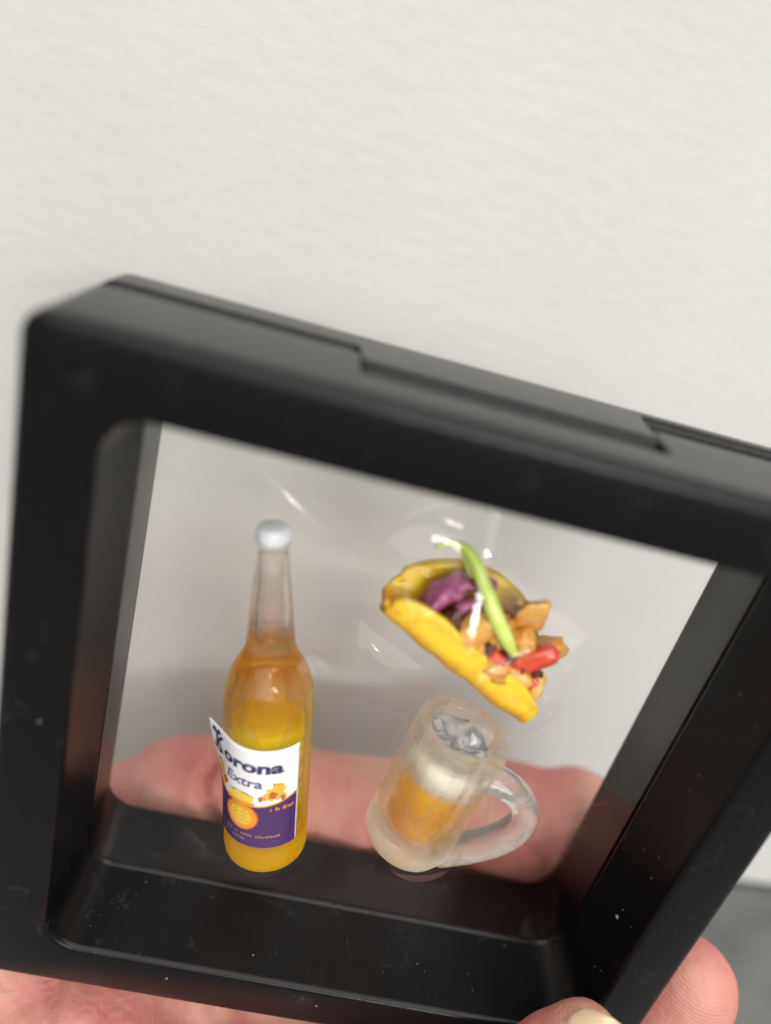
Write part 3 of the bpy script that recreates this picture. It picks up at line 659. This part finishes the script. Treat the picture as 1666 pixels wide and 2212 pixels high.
def surface_nets(lo, hi, h):
    ax_ = [np.arange(lo[k], hi[k], h, dtype=np.float32) for k in range(3)]
    X, Y, Z = np.meshgrid(*ax_, indexing='ij'); D = np.full(X.shape, 9.0, np.float32); K = .16
    for P in CH:
        d1 = np.full(X.shape, 9.0, np.float32)
        for (a, ra), (b, rb) in zip(P, P[1:]):
            m_ = max(ra, rb) + .45
            bx_ = tuple(slice(max(0, int((min(a[k], b[k]) - m_ - lo[k]) / h)), max(0, int((max(a[k], b[k]) + m_ - lo[k]) / h) + 2)) for k in range(3))
            x_, y_, z_ = ax_[0][bx_[0]][:, None, None], ax_[1][bx_[1]][None, :, None], ax_[2][bx_[2]][None, None, :]
            e = [b[k] - a[k] for k in range(3)]; l2 = sum(q * q for q in e)
            t = np.clip(((x_ - a[0]) * e[0] + (y_ - a[1]) * e[1] + (z_ - a[2]) * e[2]) / l2, 0, 1)
            d = np.sqrt((x_ - a[0] - t * e[0]) ** 2 + (y_ - a[1] - t * e[1]) ** 2 + (z_ - a[2] - t * e[2]) ** 2) - (ra + (rb - ra) * t)
            o_ = d1[bx_]; hh = np.maximum(.30 - np.abs(o_ - d), 0) / .30; d1[bx_] = np.minimum(o_, d) - hh * hh * .30 * .25
        hh = np.maximum(K - np.abs(D - d1), 0) / K; D = np.minimum(D, d1) - hh * hh * K * .25
    ins = D < 0; n = [q - 1 for q in D.shape]
    cs = [(i, j, k) for i in (0, 1) for j in (0, 1) for k in (0, 1)]
    def sub(A_, c_): return A_[c_[0]:c_[0] + n[0], c_[1]:c_[1] + n[1], c_[2]:c_[2] + n[2]]
    cnt = sum(sub(ins, c_).astype(np.int8) for c_ in cs); act = (cnt > 0) & (cnt < 8)
    acc = np.zeros(tuple(n) + (3,), np.float32); w = np.zeros(tuple(n), np.float32)
    for a in range(8):
        for b in range(a + 1, 8):
            ca, cb = cs[a], cs[b]
            if sum(abs(ca[q] - cb[q]) for q in range(3)) != 1: continue
            da, db = sub(D, ca), sub(D, cb); cr_ = (da < 0) != (db < 0)
            t = np.where(cr_, da / np.where(cr_, da - db, 1), 0)
            for q in range(3): acc[..., q] += np.where(cr_, ca[q] + t * (cb[q] - ca[q]), 0)
            w += cr_
    idx = -np.ones(tuple(n), np.int64); w_ = np.argwhere(act); idx[act] = np.arange(len(w_))
    V = (w_ + acc[act] / w[act][:, None]) * h + np.array(lo)
    F = []
    for q in range(3):
        r, t = (q + 1) % 3, (q + 2) % 3
        sl0 = [slice(1, -1)] * 3; sl0[q] = slice(0, -1); sl1 = list(sl0); sl1[q] = slice(1, None)
        A0, A1 = ins[tuple(sl0)], ins[tuple(sl1)]; E = np.argwhere(A0 != A1); sg = A0[A0 != A1]
        base = E.copy(); base[:, r] += 1; base[:, t] += 1
        def at(dr, dt):
            b_ = base.copy(); b_[:, r] -= dr; b_[:, t] -= dt; return idx[b_[:, 0], b_[:, 1], b_[:, 2]]
        Q = np.stack([at(0, 0), at(1, 0), at(1, 1), at(0, 1)], 1); Q[~sg] = Q[~sg][:, ::-1]; F.append(Q)
    return V, np.concatenate(F)
V, F = surface_nets((-17, -3.2, -17), (6.6, 5.2, -1.4), .105)
m2 = bpy.data.meshes.new('skin_body'); m2.from_pydata(V.tolist(), [], F.tolist()); m2.update(); m2.materials.append(M_SKIN)
# flexion creases and soft irregularity pressed into the skin
CREASE = [((-2.2, 2.7, -3.8), (1, 0, .38), 1.5, .26), ((.7, 2.7, -3.7), (1, 0, -.2), 1.3, .14), ((3.4, 2.6, -3.2), (1, 0, .5), 1.0, .08), ((-3.2, 2.6, -4.3), (1, 0, .6), .8, .08), ((-1.95, 2.6, -3.9), (1, 0, .1), 1.1, .06), ((1.0, 2.6, -3.7), (1, 0, .2), 1.1, .07),
          ((-3.3, .2, -5.6), (.8, .2, .6), 1.6, .13), ((-2.2, .2, -5.8), (.7, .1, .75), 1.3, .10), ((-1.2, .1, -5.9), (.95, 0, .3), 1.2, .13), ((-4.0, .2, -5.5), (.5, .2, .9), 1.5, .08), ((-2.8, .1, -5.9), (.2, .2, .95), 1.6, .10)]
NRM = [v_.normal.copy() for v_ in m2.vertices]
for v_, n_ in zip(m2.vertices, NRM):
    p = v_.co.copy(); d = 0
    for cpt, dr, rad, dep in CREASE:
        q = p - Vector(cpt)
        if q.length < rad:
            dist = abs(q.dot(Vector(dr).normalized()) + .10 * math.sin(q.z * 5 + q.y * 3)); d -= dep * math.exp(-(dist / .10) ** 2) * (1 - (q.length / rad) ** 2)
    d += .07 * noise.noise(p * .7) + .025 * noise.noise(p * 2.1)
    v_.co = p + n_ * d
for p in m2.polygons: p.use_smooth = True
ho = bpy.data.objects.new('skin_body', m2); link(ho, hand)
# thumb nail
def nail(c_, along, nrm, ln, wd, name='thumbnail'):
    z = Vector(along).normalized(); y = Vector(nrm); y = (y - y.dot(z) * z).normalized(); x = y.cross(z); V, F = [], []
    a, b = 14, 16
    for i in range(a + 1):
        for j in range(b + 1):
            u = -1 + 2 * j / b; t = i / a
            w = wd * (1 - .25 * (1 - t) ** 3 - .32 * max(0, t - .72) / .28 * max(0, t - .72) / .28)
            V.append(Vector(c_) + x * u * w + z * (ln * (t - .5) + (.12 * (1 - u * u) if t > .5 else -.05 * (1 - u * u))) + y * (-.24 * u * u * wd / .6 - .10 * (t - .45) ** 2))
    for i in range(a):
        for j in range(b): q = i * (b + 1) + j; F.append((q, q + 1, q + b + 2, q + b + 1))
    o = mesh_obj(name, V, F, simple('nail', (.60, .47, .27), .28, sss=.2, coat=.5, col2=(.62, .44, .30), cscale=1.5), hand)
    s = o.modifiers.new('t', 'SOLIDIFY'); s.thickness = .05; s.offset = -1
    return o
nail((3.26, -1.02, -2.70), (.22, .46, .86), (-.2, -.80, .55), 1.05, .45)

# ------------------------------------------------------------------ dust specks and lint on the inner ledge
def specks():
    V, F = [], []; rnd = random.Random(11)
    def chip(p, s, nrm):
        k = len(V); u = nrm.orthogonal().normalized(); w = nrm.cross(u)
        a = rnd.random() * 6; sl = rnd.uniform(.5, 1.6)
        for q in range(5):
            an = a + q * 2 * PI / 5; V.append(p + (u * math.cos(an) * sl + w * math.sin(an)) * s * rnd.uniform(.5, 1.1) + nrm * .004)
        V.append(p + nrm * (.004 + s * .7))
        for q in range(5): F.append((k + q, k + (q + 1) % 5, k + 5))
        F.append(tuple(k + q for q in range(5))[::-1])
    for _ in range(34):
        x = rnd.uniform(-3.3, 3.4); y = rnd.uniform(.15, 2.3); zz = -(3.76 - .05 * (y / 1.25 if y < 1.25 else (2.5 - y) / 1.25))
        chip(Vector((x, y, zz)), rnd.choice((.005, .006, .008, .012)), Vector((0, 0, 1)))
    for _ in range(5):
        a = rnd.uniform(-4.3, 4.3); b = rnd.uniform(-4.3, -3.9)
        if rnd.random() < .6: a, b = b, a
        if rnd.random() < .3: a = -a
        if abs(a) < 3.86 and abs(b) < 3.86: continue
        chip(Vector((a, 0, b)), rnd.choice((.008, .012, .018)), Vector((0, -1, 0)))
    for _ in range(25):
        chip(Vector((3.735, rnd.uniform(.2, 2.2), rnd.uniform(-3, 2.5))), rnd.choice((.008, .012)), Vector((-1, 0, 0)))
    chip(Vector((3.74, .55, -1.9)), .04, Vector((-1, 0, 0)))
    return V, F
V, F = specks()
du = mesh_obj('dust', V, F, simple('dust', (.30, .29, .27), .9), smooth=False)
du['kind'] = 'stuff'; du['label'] = 'pale dust specks scattered over the black plastic frame'; du['category'] = 'dust'
